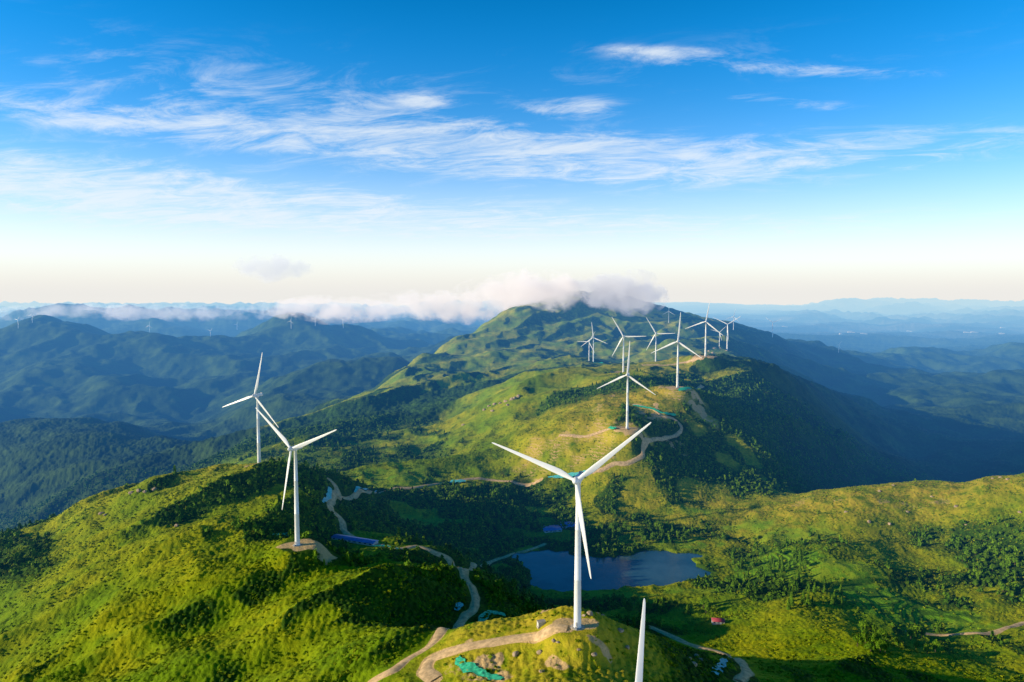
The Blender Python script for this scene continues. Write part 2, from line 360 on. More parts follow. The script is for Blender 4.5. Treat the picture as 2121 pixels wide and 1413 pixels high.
tg=nt.mix(nt.ramp(nt.m('FRACT',nt.m('DIVIDE',nt.m('ADD',sep.outputs[2],nB),1.9)),.45,.6),(.17,.36,.010,1),(.07,.17,.008,1));c=nt.mix(nt.m('MULTIPLY',tea_s,.9),c,tg)
c=nt.mix(md,c,nt.mix(nt.ramp(nB,.35,.6),(.17,.34,.010,1),(.30,.39,.015,1)))
c=nt.mix(nt.ramp(nt.m('ADD',ba,nt.m('MULTIPLY',nt.m('SUBTRACT',nC,.5),.7)),.35,.6),c,be)
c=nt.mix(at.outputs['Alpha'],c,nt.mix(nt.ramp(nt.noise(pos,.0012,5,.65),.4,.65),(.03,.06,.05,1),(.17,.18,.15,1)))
nt.put(b.inputs['Base Color'],c);b.inputs['Roughness'].default_value=.9;b.inputs['Specular IOR Level'].default_value=.05
bp=nt.n('ShaderNodeBump');bp.inputs['Distance'].default_value=1.6;bp.inputs['Strength'].default_value=.8
nt.put(bp.inputs['Height'],nt.noise(pos,.30,4,.75));nt.put(b.inputs['Normal'],bp.outputs[0])
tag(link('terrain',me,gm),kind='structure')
print('terrain',time.time()-T0)
def HF(X,Y):
    return H0(np.atleast_1d(X),np.atleast_1d(Y))+ZC
# ---------------------------------------------------------------- roads
rm=simple('dirt_track',(.68,.46,.24),.95,.25,.35,.05)
for s,w in ROADS:
    L=np.concatenate([[0],np.cumsum(np.hypot(*np.diff(s,axis=0).T))]);k=max(3,int(L[-1]/2.5))
    t=np.linspace(0,L[-1],k);P=np.stack([np.interp(t,L,s[:,0]),np.interp(t,L,s[:,1])],1)
    d=np.gradient(P,axis=0);d/=np.hypot(d[:,0],d[:,1])[:,None]+1e-9;nn=np.stack([-d[:,1],d[:,0]],1)
    off=np.linspace(-.5,.5,5);ww=w*(1+.35*perlin(t/11,t*0+w,8))
    V=P[:,None,:]+nn[:,None,:]*off[None,:,None]*ww[:,None,None]
    z=HF(V[...,0],V[...,1])+.6;z[:,0]-=.7;z[:,-1]-=.7
    if P[:,1].mean()>950: z+=.5
    V=np.concatenate([V,z[...,None]],-1).reshape(-1,3);ii=np.arange(k*5).reshape(k,5)
    q=np.stack([ii[:-1,:-1],ii[:-1,1:],ii[1:,1:],ii[1:,:-1]],-1).reshape(-1,4)
    tag(link('road',np_mesh('road',V,q),rm),kind='structure')
# ---------------------------------------------------------------- lake
bm=bmesh.new();bm.faces.new([bm.verts.new((p[0],p[1],LZ+ZC)) for p in lake]);me=bpy.data.meshes.new('lake');bm.to_mesh(me)
wm,nt,b=mat('lake_water');b.inputs['Roughness'].default_value=.12;b.inputs['Specular IOR Level'].default_value=.5;b.inputs['IOR'].default_value=1.33
pos=nt.n('ShaderNodeNewGeometry').outputs['Position'];bp=nt.n('ShaderNodeBump');bp.inputs['Distance'].default_value=.3;bp.inputs['Strength'].default_value=.4
nt.put(b.inputs['Base Color'],nt.mix(nt.ramp(nt.noise(pos,.03,4,.6),.35,.65),(.02,.08,.11,1),(.05,.13,.16,1)))
nt.put(bp.inputs['Height'],nt.noise(pos,.35,3,.6));nt.put(b.inputs['Normal'],bp.outputs[0])
tag(link('water',me,wm),kind='structure')
# ---------------------------------------------------------------- wind turbine
white=simple('white_paint',(.84,.84,.82),.35,.03,.15,.4)
grey=simple('grey_metal',(.35,.36,.37),.5,.1,.8);conc=simple('concrete',(.45,.38,.29),.85,.15,.7)
def lathe(prof,nseg=28,axis='z'):
    V=[];Fc=[]
    for r,z in prof:
        for i in range(nseg):
            a=2*math.pi*i/nseg;x,y=r*math.cos(a),r*math.sin(a)
            V.append((x,y,z) if axis=='z' else (x,-z,y))
    for k in range(len(prof)-1):
        for i in range(nseg):
            j=(i+1)%nseg;q=(k*nseg+i,k*nseg+j,(k+1)*nseg+j,(k+1)*nseg+i);Fc.append(q if axis=='z' else q[::-1])
    return np_mesh('lathe',V,Fc)
def rbox(name,sx,sy,sz,bev=.3,c=(0,0,0),seg=3,taper=None):
    bm=bmesh.new();bmesh.ops.create_cube(bm,size=1)
    for v in bm.verts:
        v.co=Vector((v.co.x*sx,v.co.y*sy,v.co.z*sz))
        if taper and v.co.y>0: v.co.x*=taper;v.co.z=v.co.z*taper if v.co.z<0 else v.co.z
    if bev: bmesh.ops.bevel(bm,geom=bm.edges[:],offset=bev,segments=seg,affect='EDGES',profile=.6)
    for v in bm.verts:v.co+=Vector(c)
    me=bpy.data.meshes.new(name);bm.to_mesh(me)
    return me
def blade_mesh():
    st=[0,1.2,2.5,4.5,7,10,14,19,25,31,37,42,46,48.6,49.7,50];ch=[1.9,1.9,1.95,2.3,2.95,3.3,3.1,2.7,2.3,1.95,1.6,1.3,1.0,.78,.45,.1]
    th=[1.9,1.9,1.85,1.5,1.05,.8,.66,.53,.42,.32,.25,.2,.15,.11,.07,.03];tw=[0,0,4,12,14,12,10,8,6,4,3,2,1,0,0,0];R=50
    N=14;V=[];Fc=[]
    for r,c_,t_,a in zip(st,ch,th,tw):
        rf=min(1,max(0,(r-1.5)/7));ang=math.radians(a+4);pre=-.8*(r/R)**2
        for i in range(N):
            p=2*math.pi*i/N;x=math.cos(p)*c_*.5;y=math.sin(p)*t_*.5
            if rf>0:
                xn=(math.cos(p)+1)/2;y=y*(1-rf)+rf*math.sin(p)*t_*.5*(1.25-xn*.95);x=x+rf*c_*.18
            X=x*math.cos(ang)-y*math.sin(ang);Y=x*math.sin(ang)+y*math.cos(ang);V.append((X,Y+pre,r))
    for k in range(len(st)-1):
        for i in range(N):
            j=(i+1)%N;Fc.append((k*N+i,k*N+j,(k+1)*N+j,(k+1)*N+i))
    return np_mesh('blade',V,Fc)
ME={'tower':lathe([(2.25,-2),(2.25,.25),(2.05,.3),(2.0,.5),(1.82,26),(1.86,26.05),(1.86,26.25),(1.8,26.3),(1.52,53),(1.56,53.05),(1.56,53.25),(1.5,53.3),(1.2,77.6),(1.42,77.7),(1.42,78.2)]),
 'nac':rbox('nacelle',3.5,10.0,3.5,.7,(0,2.2,80),3,.82),
 'vane':rbox('cooler',2.4,1.1,1.0,.12,(0,6.0,82.0),2),
 'hub':lathe([(1.65,-1.3),(1.85,-.9),(1.9,.3),(1.75,1.5),(1.4,2.5),(.8,3.25),(.3,3.55),(.01,3.6)],24,'y'),
 'blade':blade_mesh(),'door':rbox('door',1.0,.12,2.2,.05,(.0,-2.04,2.3),1),'found':lathe([(4.0,-1.5),(3.9,.12),(3.6,.25),(2.3,.3)],28),
 'steps':rbox('steps',1.4,1.8,.9,.08,(0,-3.1,.6),1)}
for k,m_ in (('tower',white),('nac',white),('vane',grey),('hub',white),('blade',white),('door',grey),('found',conc),('steps',grey)): ME[k].materials.append(m_)
ME['nac'].polygons.foreach_set('use_smooth',[True]*len(ME['nac'].polygons))
TILT=math.radians(5)
def turbine(loc,ang,label,group,scale=1,yaw=-20,detail=True):
    t=empty('wind_turbine',loc,math.radians(yaw),label,'wind turbine',group);t.scale=(scale,)*3
    tw=link('tower',ME['tower'],None,t)
    if detail:
        link('door',ME['door'],None,tw);link('foundation',ME['found'],None,t);link('steps',ME['steps'],None,t)
    na=link('nacelle',ME['nac'],None,t)
    if detail: link('cooler',ME['vane'],None,na)
    hc=Vector((0,-4.6,80.2))
    h=link('hub',ME['hub'],None,t);h.location=hc;h.rotation_euler=(-TILT,0,0)
    for k in range(3):
        bl=link('blade',ME['blade'],None,t);bl.location=hc
        bl.rotation_euler=(Matrix.Rotation(-TILT,3,'X')@Matrix.Rotation(math.radians(ang+120*k),3,'Y')).to_euler()
    return t
TL=['largest white wind turbine, on the grassy hilltop in front of the lake','white wind turbine on the earth pad beside the long blue roof, left hill',
'white wind turbine on the crest of the left hill, behind the earth pad one','white wind turbine at the bare terraced slope, directly beyond the lake turbine','white wind turbine beside green netting at the right shoulder of the main ridge',
'white wind turbine just behind the one on the terraced slope, tower overlapped by it','white wind turbine between the paired ridge towers, left of the rocky knoll','tall white wind turbine on the rocky knoll at the end of the main ridge']
GR='wind turbines along the main ridge'
for i,((hx,hy,bx,by,a,yw),d) in enumerate(zip(TB,TD)):
    P=PADS[i];turbine((P[0],P[1],P[2]+ZC),a,TL[i],'wind turbines on the near hills' if i<3 else GR,1,yw)
d0=200
u,s=ray(1352,1245);tip=Vector((u*d0,d0,s*d0+ZC));hubz=tip.z-50
turbine((37,204,hubz-80.2),4,'nearest wind turbine, only one upright white blade rising at the bottom edge','wind turbines on the near hills',1,-8)
FAR=[(1229,699,1229,751,-8,'white wind turbine right of its twin in the pair left of the ridge towers'),(1221,708,1220,749,30,'smaller white wind turbine, left of the close pair below the cloudy summit'),
(1508,672,1506,723,56,'white wind turbine with V shaped blades, front of the cluster beyond the rocky knoll'),(1490,688,1490,718,45,'small low wind turbine at the left of the cluster beyond the rocky knoll'),(1519,656,1519,684,12,'distant wind turbine at the back of the cluster, right of the V shaped one'),
(1600,668,1600,698,65,'lone distant wind turbine on the dark rounded summit at the right'),(1385,645,1385,668,0,'faint distant wind turbine under the right end of the summit cloud'),
(37,655,38,680,40,'faint distant wind turbine at the far left edge of the blue mountains'),(66,645,67,668,15,'faint distant wind turbine on the pointed blue peak at the far left'),(310,664,310,688,5,'faint distant wind turbine on the low blue crest, alone in its stretch'),
(436,680,436,698,50,'tiny faint wind turbine, first one left of the middle blue mountain'),(490,660,491,684,20,'faint wind turbine on the left shoulder of the middle blue mountain'),(603,658,603,681,10,'faint wind turbine on the summit of the middle blue mountain'),
(653,655,653,675,35,'faint wind turbine right of the summit of the middle blue mountain'),(711,655,711,680,60,'faint wind turbine on the right shoulder of the middle blue mountain'),(1737,702,1737,730,30,'thin faint wind turbine over the dark blue ridge at the right')]
for hx,hy,bx,by,a,lb in FAR:
    h=None
    for dy in range(0,40,3):
        h=hit(bx,by+dy)
        if h is not None and h[1]<7600: break
    if h is None: continue
    u,s=ray(hx,hy);s2=(s*h[1]+ZC-h[2])/80;s2=min(max(s2,.35),1.5)
    if bx<800: s2=min(s2*.7,.75)
    if bx>1700: s2=min(s2*.6,.5)
    print('far',bx,dy,round(h[1]),round(s2,2));turbine(tuple(h),a,lb,'distant wind turbines',s2,-20,False)
# ---------------------------------------------------------------- leaf clouds
def leafcloud(nl,kind,seed,size=.22):
    r=np.random.default_rng(seed);T=[]
    lob=[(r.uniform(-.45,.45),r.uniform(-.45,.45),r.uniform(.35,.8),r.uniform(.35,.6)) for _ in range(6)]
    for i in range(nl):
        if kind=='cone':
            h=r.random()**1.2;rad=(1-h)*.34*(.75+.25*math.cos(h*30))*(.6+.4*r.random());a=r.uniform(0,6.283)
            c=np.array([rad*math.cos(a),rad*math.sin(a),.1+h*.9]);nrm=np.array([math.cos(a),math.sin(a),.7]);sz=size*.75
        else:
            l=lob[i%6];v=r.normal(size=3);v/=np.linalg.norm(v);v[2]=abs(v[2])*1.0-.25
            c=np.array([l[0],l[1],l[2]])+v*l[3]*r.uniform(.7,1.0)
            if kind=='bush': c[2]*=.62
            nrm=v+np.array([0,0,.4]);sz=size
        nrm=nrm+r.normal(size=3)*.35;nrm/=np.linalg.norm(nrm)
        t=np.cross(nrm,r.normal(size=3));t/=np.linalg.norm(t);b_=np.cross(nrm,t)
        T.append([c+sz*(math.cos(q)*t+math.sin(q)*b_)*r.uniform(.7,1.3) for q in (0,2.1,4.2)])
    return np.array(T)
def leafmat(name,a,b_,c_):
    m,nt,b=mat(name);at=nt.n('ShaderNodeAttribute',attribute_name='tint');pos=nt.n('ShaderNodeNewGeometry').outputs['Position']
    c=nt.mix(at.outputs['Fac'],a+(1,),b_+(1,));c=nt.mix(nt.ramp(nt.noise(pos,.03,3,.6),.45,.7),c,c_+(1,))
    nt.put(b.inputs['Base Color'],c);b.inputs['Roughness'].default_value=.8;b.inputs['Specular IOR Level'].default_value=.1;return m
lm_shrub=leafmat('shrub_leaves',(.12,.21,.003),(.36,.38,.006),(.20,.31,.005))
lm_tree=leafmat('tree_leaves',(.035,.11,.005),(.16,.28,.008),(.10,.21,.008))
def scatter_mesh(name,P,S,variants,matl):
    M=len(P);var=rng.integers(0,len(variants),M);a=rng.uniform(0,6.283,M);tint=rng.random(M)
    Vs=[];Ts=[]
    for k,T in enumerate(variants):
        s=np.nonzero(var==k)[0];ca,sa=np.cos(a[s]),np.sin(a[s]);B=T.reshape(-1,3)
        x=B[None,:,0]*ca[:,None]-B[None,:,1]*sa[:,None];y=B[None,:,0]*sa[:,None]+B[None,:,1]*ca[:,None]
        V=np.stack([x*S[s,0,None]+P[s,0,None],y*S[s,0,None]+P[s,1,None],B[None,:,2]*S[s,1,None]+P[s,2,None]],-1)
        Vs.append(V.reshape(-1,3));Ts.append(np.repeat(np.clip(tint[s]+0,0,1),len(B))+rng.uniform(-.15,.15,len(s)*len(B)))
    V=np.concatenate(Vs);t=np.clip(np.concatenate(Ts),0,1);Fc=np.arange(len(V)).reshape(-1,3)
    return link(name,np_mesh(name,V,Fc,False,{'tint':np.stack([t,t,t,t*0+1],-1)}),matl)
def sample_grid(arr,X,Y):
    i=np.clip(np.searchsorted(ws,np.log(Y))-1,0,NR-2);j=np.clip(np.searchsorted(us,X/Y)-1,0,NC-2);return arr[i,j]
def candidates(n,d0,d1,ulim=.84):
    D=np.sqrt(rng.uniform(d0*d0,d1*d1,n));u=rng.uniform(-ulim,ulim,n);return u*D,D
X,Y=candidates(130000,270,1250)
fo=sample_grid(forest,X,Y);q=sample_grid(quiet,X,Y);rp=np.maximum(np.maximum(sample_grid(bterr,X,Y),sample_grid(tea,X,Y)),sample_grid(mead,X,Y));h1=sample_grid(hill1,X,Y)
nn=sample_grid(n2,X,Y)+sample_grid(n3,X,Y)*.6
pr=(.55+.45*sstep(-.25,.3,nn))*(1-.85*rp)*(1-.7*h1)
k=(rng.random(len(X))<pr)&(q>.8);X,Y,fo=X[k],Y[k],fo[k]
Z=HF(X,Y);S=np.stack([rng.uniform(.8,1.8,len(X))*(1+.3*fo),rng.uniform(.7,1.5,len(X))*(1+.6*fo)],1)
o=scatter_mesh('shrub_cover',np.stack([X,Y,Z-.2],1),S,[leafcloud(16,'bush',s,.50) for s in range(5)],lm_shrub)
tag(o,'low yellow green scrub covering the near hillsides','scrub',kind='stuff')
X,Y=candidates(46000,520,1500);fo=sample_grid(forest,X,Y);q=sample_grid(quiet,X,Y)
k=(fo>.42+.3*rng.random(len(X)))&(q>.8);X,Y=X[k],Y[k];Z=HF(X,Y)
hh=rng.uniform(3.2,8,len(X));S=np.stack([hh*rng.uniform(.42,.65,len(X)),hh*.72],1)
print('forest n',len(X))
o=scatter_mesh('forest',np.stack([X,Y,Z-.3],1),S,[leafcloud(36,'round',20+s,.33) for s in range(4)]+[leafcloud(34,'cone',40,.42)*np.array([1.6,1.6,1.5])],lm_tree)
tag(o,'dark woodland canopy filling the valley and shaded slopes','woodland',kind='stuff')
print('scatter',time.time()-T0)
# individual trees
bark=simple('bark',(.10,.07,.045),.9,.25,2.)
def limb(V,Fc,a,b,r0,r1,N=7):
    a=np.array(a,float);b=np.array(b,float);d=b-a;d/=np.linalg.norm(d);t=np.cross(d,[.3,.9,.1]);t/=np.linalg.norm(t);w=np.cross(d,t);k=len(V)
    for c,r in ((a,r0),((a+b)/2+t*r0*.3,(r0+r1)/2),(b,r1)):
        for i in range(N):
            p=2*math.pi*i/N;V.append(c+r*(math.cos(p)*t+math.sin(p)*w))
    for s in range(2):
        for i in range(N):
            j=(i+1)%N;Fc.append((k+s*N+i,k+s*N+j,k+(s+1)*N+j,k+(s+1)*N+i))
PROTO=[]
for v in range(5):
    r=random.Random(v);V=[];Fc=[];cone=v>=3
    limb(V,Fc,(0,0,-.1),(0.02,.01,.5),.035,.022)
    limb(V,Fc,(0.02,.01,.5),(0.0,.02,.95 if cone else .75),.022,.006)
    for i in range(6):
        a=r.uniform(0,6.28);z=r.uniform(.3,.6);L=.14 if cone else .27;limb(V,Fc,(.01,.01,z),(L*math.cos(a),L*math.sin(a),z+(.04 if cone else .2)),.014,.004,5)
    tr=np_mesh('trunk',V,Fc);tr.materials.append(bark)
    T=leafcloud(420,'cone',60+v,.09)*np.array([.85,.85,1.0]) if cone else leafcloud(420,'round',60+v,.13)*np.array([.42,.42,.68])+np.array([0,0,.12])
    tt=np.repeat(np.random.default_rng(v).random(len(T)),3)
    cr=np_mesh('crown',T.reshape(-1,3),np.arange(len(T)*3).reshape(-1,3),False,{'tint':np.stack([tt,tt,tt,tt*0+1],-1)});cr.materials.append(lm_tree);PROTO.append((tr,cr))
CL=[(1055,1088,60,26,34,'r','round crowned tree in the dense grove left of the blue roofed hall'),(1340,1112,100,16,34,'m','dark tree in the wood along the far shore of the lake'),
(1590,1185,85,40,40,'c','slender conical tree on the slope right of the lake'),(1860,1330,90,25,22,'r','leafy tree in the hollow at the lower right below the tea field'),(2050,1190,60,45,24,'r','rounded tree on the flank of the right hill'),
(1380,1262,90,10,20,'m','dark tree on the near shore of the lake, behind the nearest hilltop'),(1045,1205,40,22,20,'r','dark tree on the bank at the left end of the lake'),(1690,1240,60,25,20,'c','conical tree between the two tea fields')]
for cx,cy,sx,sy,num,kd,lb in CL:
    for i in range(num):
        px=cx+random.uniform(-1,1)*sx;py=cy+random.uniform(-1,1)*sy;h=hit(px,py)
        if h is None or h[1]>1100 or h[1]<430: continue
        if sample_grid(inl*1.,np.array([h[0]]),np.array([h[1]]))[0]>0: continue
        p=PROTO[random.choice({'r':[0,1,2],'m':[0,1,2,3],'c':[3,4,3,0]}[kd])];s=random.uniform(7,12.5)
        t=empty('tree',(h[0],h[1],h[2]-.2),random.uniform(0,6.28),lb,'tree','trees: '+lb);t.scale=(s*random.uniform(.9,1.25),)*2+(s,)
        link('trunk',p[0],None,t);link('crown',p[1],None,t)
# ---------------------------------------------------------------- boulders
rock=simple('granite',(.42,.31,.20),.9,.35,.5,.1)
def boulder(seed):
    bm=bmesh.new();bmesh.ops.create_icosphere(bm,subdivisions=3,radius=1);r=random.Random(seed)
    pl=[(Vector((r.gauss(0,1),r.gauss(0,1),r.gauss(0,1))).normalized(),r.uniform(.6,.9)) for _ in range(9)]
    for v in bm.verts:
        for n_,d in pl:
            e=v.co.dot(n_)-d
            if e>0: v.co-=n_*e*.9
        v.co*=1+.05*math.sin(v.co.x*9+seed)*math.cos(v.co.y*8)
        v.co.z*=.75
    me=bpy.data.meshes.new('boulder');bm.to_mesh(me);me.materials.append(rock);return me
BM=[boulder(i) for i in range(6)]
BO=[('weathered boulder on the lower slope of the nearest hilltop, below the largest turbine',[(1068,1356),(1118,1352),(1148,1328),(1156,1331),(1200,1347),(1230,1356),(1122,1392),(1300,1342)],1.5),
('boulder heaped right behind the base of the largest turbine',[(1210,1277),(1222,1274),(1236,1275),(1246,1279),(1285,1308)],1.8),('boulder beside the dirt road bend at the bottom right of the nearest hill',[(1428,1366),(1442,1362),(1452,1370),(1436,1378)],2.0),
('rock outcrop on the skyline of the left hill',[(272,1022),(288,1017),(300,1020),(320,1014),(210,1064),(218,1068),(366,1090)],2.6),
('pale boulder in the rocky outcrop on the middle slope of the main ridge',[(1003,850),(1014,842),(1024,838),(1036,836),(1048,832),(1060,828),(1074,822),(1020,852),(960,882),(1066,826),(1052,840)],4.0),
('boulder on the rocky knoll at the foot of the tall ridge turbine',[(1468,728),(1480,722),(1492,722),(1505,728),(1476,732)],6),
('boulder along the grassy crest of the right hill',[(2056,992),(2072,990),(2088,994),(1850,1006),(1822,1018),(1990,998),(2112,1062),(1800,1082),(1752,1062),(1880,1062),(1842,1086),(1930,1030),(1980,1050),(2000,1088),(1200,1040)],2.4)]
for lb,pts,sz in BO:
    for p in pts:
        h=hit(*p)
        if h is None: continue
        o=link('boulder',random.choice(BM),None);o.location=(h[0],h[1],h[2]+sz*.15);s=sz*random.uniform(.7,1.35);o.scale=(s*random.uniform(.8,1.3),s,s*random.uniform(.7,1.1));o.rotation_euler=(random.uniform(-.3,.3),random.uniform(-.3,.3),random.uniform(0,6.28))
        tag(o,lb,'boulder','boulders: '+lb)
# ---------------------------------------------------------------- green netting
net=simple('green_netting',(.05,.52,.28),.7,.35,.6,.2);net2=simple('turquoise_sheet',(.10,.52,.50),.6,.25,.5,.3)
NETS=[([(948,1366),(958,1382),(985,1393),(1010,1404),(1040,1411)],5.2,0,'long bright green netting on the cut bank at the bottom of the nearest hill'),([(976,1294),(1000,1284),(1046,1276)],6,0,'green netting on the left shoulder of the nearest hill, beside the dirt road'),
([(945,1268),(955,1252)],5,1,'small turquoise sheet left of the road bend'),([(562,1114),(585,1109),(608,1114)],5,0,'green netting behind the earth pad of the left hill turbine'),([(770,1134),(800,1134),(825,1140)],5,0,'green netting at the right end of the long blue roof'),
([(668,1042),(682,1028),(684,1012)],5,1,'pale turquoise sheet at the inner bend of the left hill road'),([(922,1003),(945,1000),(965,1000)],14,1,'turquoise sheeted bank on the saddle below the terraced slope'),([(735,1022),(780,1018)],4,1,'thin turquoise strip beside the saddle road'),
([(1135,992),(1180,988),(1215,980)],5,1,'turquoise strip along the track behind the largest turbine hub'),([(1405,812),(1430,806),(1455,802)],9,0,'green netting around the pad at the right shoulder of the ridge'),([(1310,842),(1345,848),(1372,858),(1400,862)],5,0,'green netting strip along the upper zigzag of the ridge road'),
([(1262,888),(1275,890)],7,0,'small green netting patch left of the terraced slope turbine'),([(1470,742),(1490,741),(1510,744)],12,0,'green netting on the rocky knoll pad'),([(1230,752),(1248,754)],14,0,'green netting by the close pair of turbines below the cloudy summit'),([(1480,1400),(1496,1380),(1500,1368)],5.5,1,'turquoise sheet inside the road loop at the bottom right')]
for pts,w,kd,lb in NETS:
    hs=[hit(*p) for p in pts];hs=[h for h in hs if h is not None]
    hs=[h for h in hs if abs(h[1]-hs[0][1])<120]
    if len(hs)<2: continue
    s=catmull([h[:2] for h in hs],False,12);k=len(s);d=np.gradient(s,axis=0);d/=np.hypot(d[:,0],d[:,1])[:,None]+1e-9;nn=np.stack([-d[:,1],d[:,0]],1)
    tt=np.linspace(0,1,k);ww=w*(.35+.65*np.sin(np.pi*np.clip(tt*.9+.05,0,1))**.5)*(1+.6*perlin(s[:,0]/5,s[:,1]/5,4));off=np.linspace(-.5,.5,8)
    V=s[:,None]+nn[:,None]*off[None,:,None]*ww[:,None,None];z=HF(V[...,0],V[...,1])+1.3+.5*perlin(V[...,0]/1.6,V[...,1]/1.6,9)
    if hs[0][1]>900: z+=1.2
    V=np.concatenate([V,z[...,None]],-1).reshape(-1,3);ii=np.arange(k*8).reshape(k,8);qd=np.stack([ii[:-1,:-1],ii[:-1,1:],ii[1:,1:],ii[1:,:-1]],-1).reshape(-1,4)
    tag(link('netting',np_mesh('netting',V,qd),net2 if kd else net),lb,'netting')
# ---------------------------------------------------------------- buildings
blue=simple('blue_roof_sheet',(.05,.20,.55),.4,.15,.3,.5);redr=simple('red_roof_sheet',(.42,.06,.09),.5,.12,.5);wall=simple('pale_render',(.6,.58,.54),.8,.08,.6);wall2=simple('weathered_render',(.34,.34,.33),.8,.08,.6);glass=simple('window_glass',(.04,.06,.09),.15,.1,1,.6)
def prism(name,L,W,h,rise,over,parent,m):
    y=W/2+over;x=L/2+over;t=.18;V=[];Fc=[]
    for s in(-1,1):
        k=len(V);V+=[(-x,s*y,h-rise*over/(W/2)),(x,s*y,h-rise*over/(W/2)),(x,0,h+rise),(-x,0,h+rise)];V+=[(a,b_,c+t) for a,b_,c in V[k:k+4]]
        Fc+=[(k,k+1,k+2,k+3),(k+4,k+5,k+6,k+7),(k,k+1,k+5,k+4),(k+1,k+2,k+6,k+5),(k+3,k,k+4,k+7)]
    return link(name,np_mesh(name,V,Fc,False),m,parent)
def building(px,py,L,W,h,rise,rz,roofm,name,label,cat,nw=4,group=None,loc=None,dz=0,wm_=None):
    p=loc if loc is not None else hit(px,py)
    if p is None:return
    t=empty(name,(p[0],p[1],p[2]+dz),rz,label,cat,group)
    V=[(-L/2,-W/2,-3),(L/2,-W/2,-3),(L/2,W/2,-3),(-L/2,W/2,-3),(-L/2,-W/2,h),(L/2,-W/2,h),(L/2,W/2,h),(-L/2,W/2,h),(-L/2,0,h+rise),(L/2,0,h+rise)]
    me=bpy.data.meshes.new('wall');me.from_pydata(V,[],[(0,1,5,4),(2,3,7,6),(1,2,6,9,5),(3,0,4,8,7)]);link('wall',me,wm_ or wall,t)
    prism('roof',L,W,h+.02,rise,.5,t,roofm)
    for i in range(nw):
        link('window',rbox('window',L/nw*.45,.12,h*.35,.02,(-L/2+L*(i+.5)/nw,-W/2-.02,h*.6),1),glass,t)
    link('door',rbox('door',1.4,.14,min(2.0,h*.85),.02,(L*.02,-W/2-.04,min(2.0,h*.85)/2),1),grey,t)
    return t
building(735,1122,46,9,2.4,1.0,math.radians(-22),blue,'long_shed','long low shed with dark blue roof beside the left hill road','shed',8,dz=.2)
building(1142,1098,22,18,2.4,.9,math.radians(12),blue,'hall','blue roofed hall beside the lake, left and nearer one of the pair','hall',4,dz=.2)
building(1178,1090,22,18,2.6,.9,math.radians(12),blue,'hall','blue roofed hall beside the lake, right and farther one of the pair','hall',4,dz=.2)
building(1487,1292,10,6,3.0,1.5,math.radians(-8),redr,'house','small house with a red roof among dark trees at the lower right','house',3,dz=.3)
h=hit(1121,1297)
t=empty('transformer_kiosk',tuple(h),.3,'small white transformer kiosk left of the largest turbine base','kiosk')
link('cabinet',rbox('cabinet',4.2,2.6,2.6,.06,(0,0,1.5),1),wall,t);link('roof',rbox('roof',4.6,3.0,.25,.05,(0,0,2.95),1),conc,t);link('plinth',rbox('plinth',4.6,3.0,1.0,.05,(0,0,-.32),1),conc,t)
for s in(-1,1): link('door',rbox('door',1.6,.08,2.0,.03,(s*.95,-1.33,1.5),1),grey,t)
for i in range(9):
    px=random.uniform(1610,2100);py=random.uniform(676,698);h=hit(px,py)
    if h is None or h[1]<5800: continue
    building(0,0,random.uniform(40,80),random.uniform(20,30),random.uniform(7,10),3,random.uniform(-.5,.5),wall2,'distant_building','pale low building scattered on the hazy plain beyond the ridge','building',3,'pale buildings on the far plain',loc=h,dz=1,wm_=wall2)
# ---------------------------------------------------------------- low clouds (volumes)
def cloudmat(name,dens,seed,scale,em,wn=2.6,ec=(1.0,.90,.86)):
    m=bpy.data.materials.new(name);m.use_nodes=True;nt=NT(m.node_tree);nt.t.nodes.clear();out=nt.n('ShaderNodeOutputMaterial')
    tc=nt.n('ShaderNodeTexCoord').outputs['Object'];pos=nt.n('ShaderNodeNewGeometry').outputs['Position']
    ln=nt.n('ShaderNodeVectorMath',operation='LENGTH');nt.put(ln.inputs[0],tc)
    nz=nt.noise(pos,scale,3,.62,.3)
    sh=nt.m('SUBTRACT',1.0,ln.outputs['Value'])
    d=nt.m('MULTIPLY',nt.ramp(nt.m('ADD',nt.m('MULTIPLY',sh,1.15),nt.m('MULTIPLY',nt.m('SUBTRACT',nz,.52),wn)),0.08,.5),dens)
    pv=nt.n('ShaderNodeVolumePrincipled');pv.inputs['Color'].default_value=(.98,.95,.93,1);nt.put(pv.inputs['Density'],d);pv.inputs['Anisotropy'].default_value=.0
    pv.inputs['Emission Color'].default_value=ec+(1,);nt.put(pv.inputs['Emission Strength'],nt.m('MULTIPLY',d,em))  # added glow stands in for sunlight scattered inside the cloud
    nt.put(out.inputs['Volume'],pv.outputs[0])
    try: m.cycles.volume_step_rate=3.0
    except Exception as e: print('step',e)
    return m
def cloud(px,py,D,rx,ry,rz_,dens,label,scale=.006,seed=0,em=.42,rot=0,wn=2.6,ec=(1.0,.90,.86)):
    u,s=ray(px,py);bm=bmesh.new();bmesh.ops.create_icosphere(bm,subdivisions=4,radius=1)
    for v in bm.verts:
        n_=.09*math.sin(v.co.x*5+seed)+.06*math.sin(v.co.y*7+v.co.z*4+seed);v.co*=1+n_
    me=bpy.data.meshes.new('cloud');bm.to_mesh(me);o=link('cloud',me,cloudmat('cloud_vapour',dens,seed,scale,em,wn,ec));o.location=(u*D,D,s*D+ZC);o.scale=(rx,ry,rz_);o.rotation_euler=(0,rot,0);tag(o,label,'cloud')
cloud(1280,606,3330,270,240,110,.012,'grey shaded cloud end draped over the right side of the summit',.010,6,.32,.05,3.0,(.86,.86,.95))  # weaker bluish glow paints in the shade of this end
cloud(1100,608,3360,350,240,122,.012,'thick warm white cloud bank spilling over the mountain summit',.010,1,.44,0,3.0)
cloud(930,636,3500,440,230,90,.008,'soft pale cloud spilling down the left shoulder of the summit',.010,5,.44,.04,3.2)
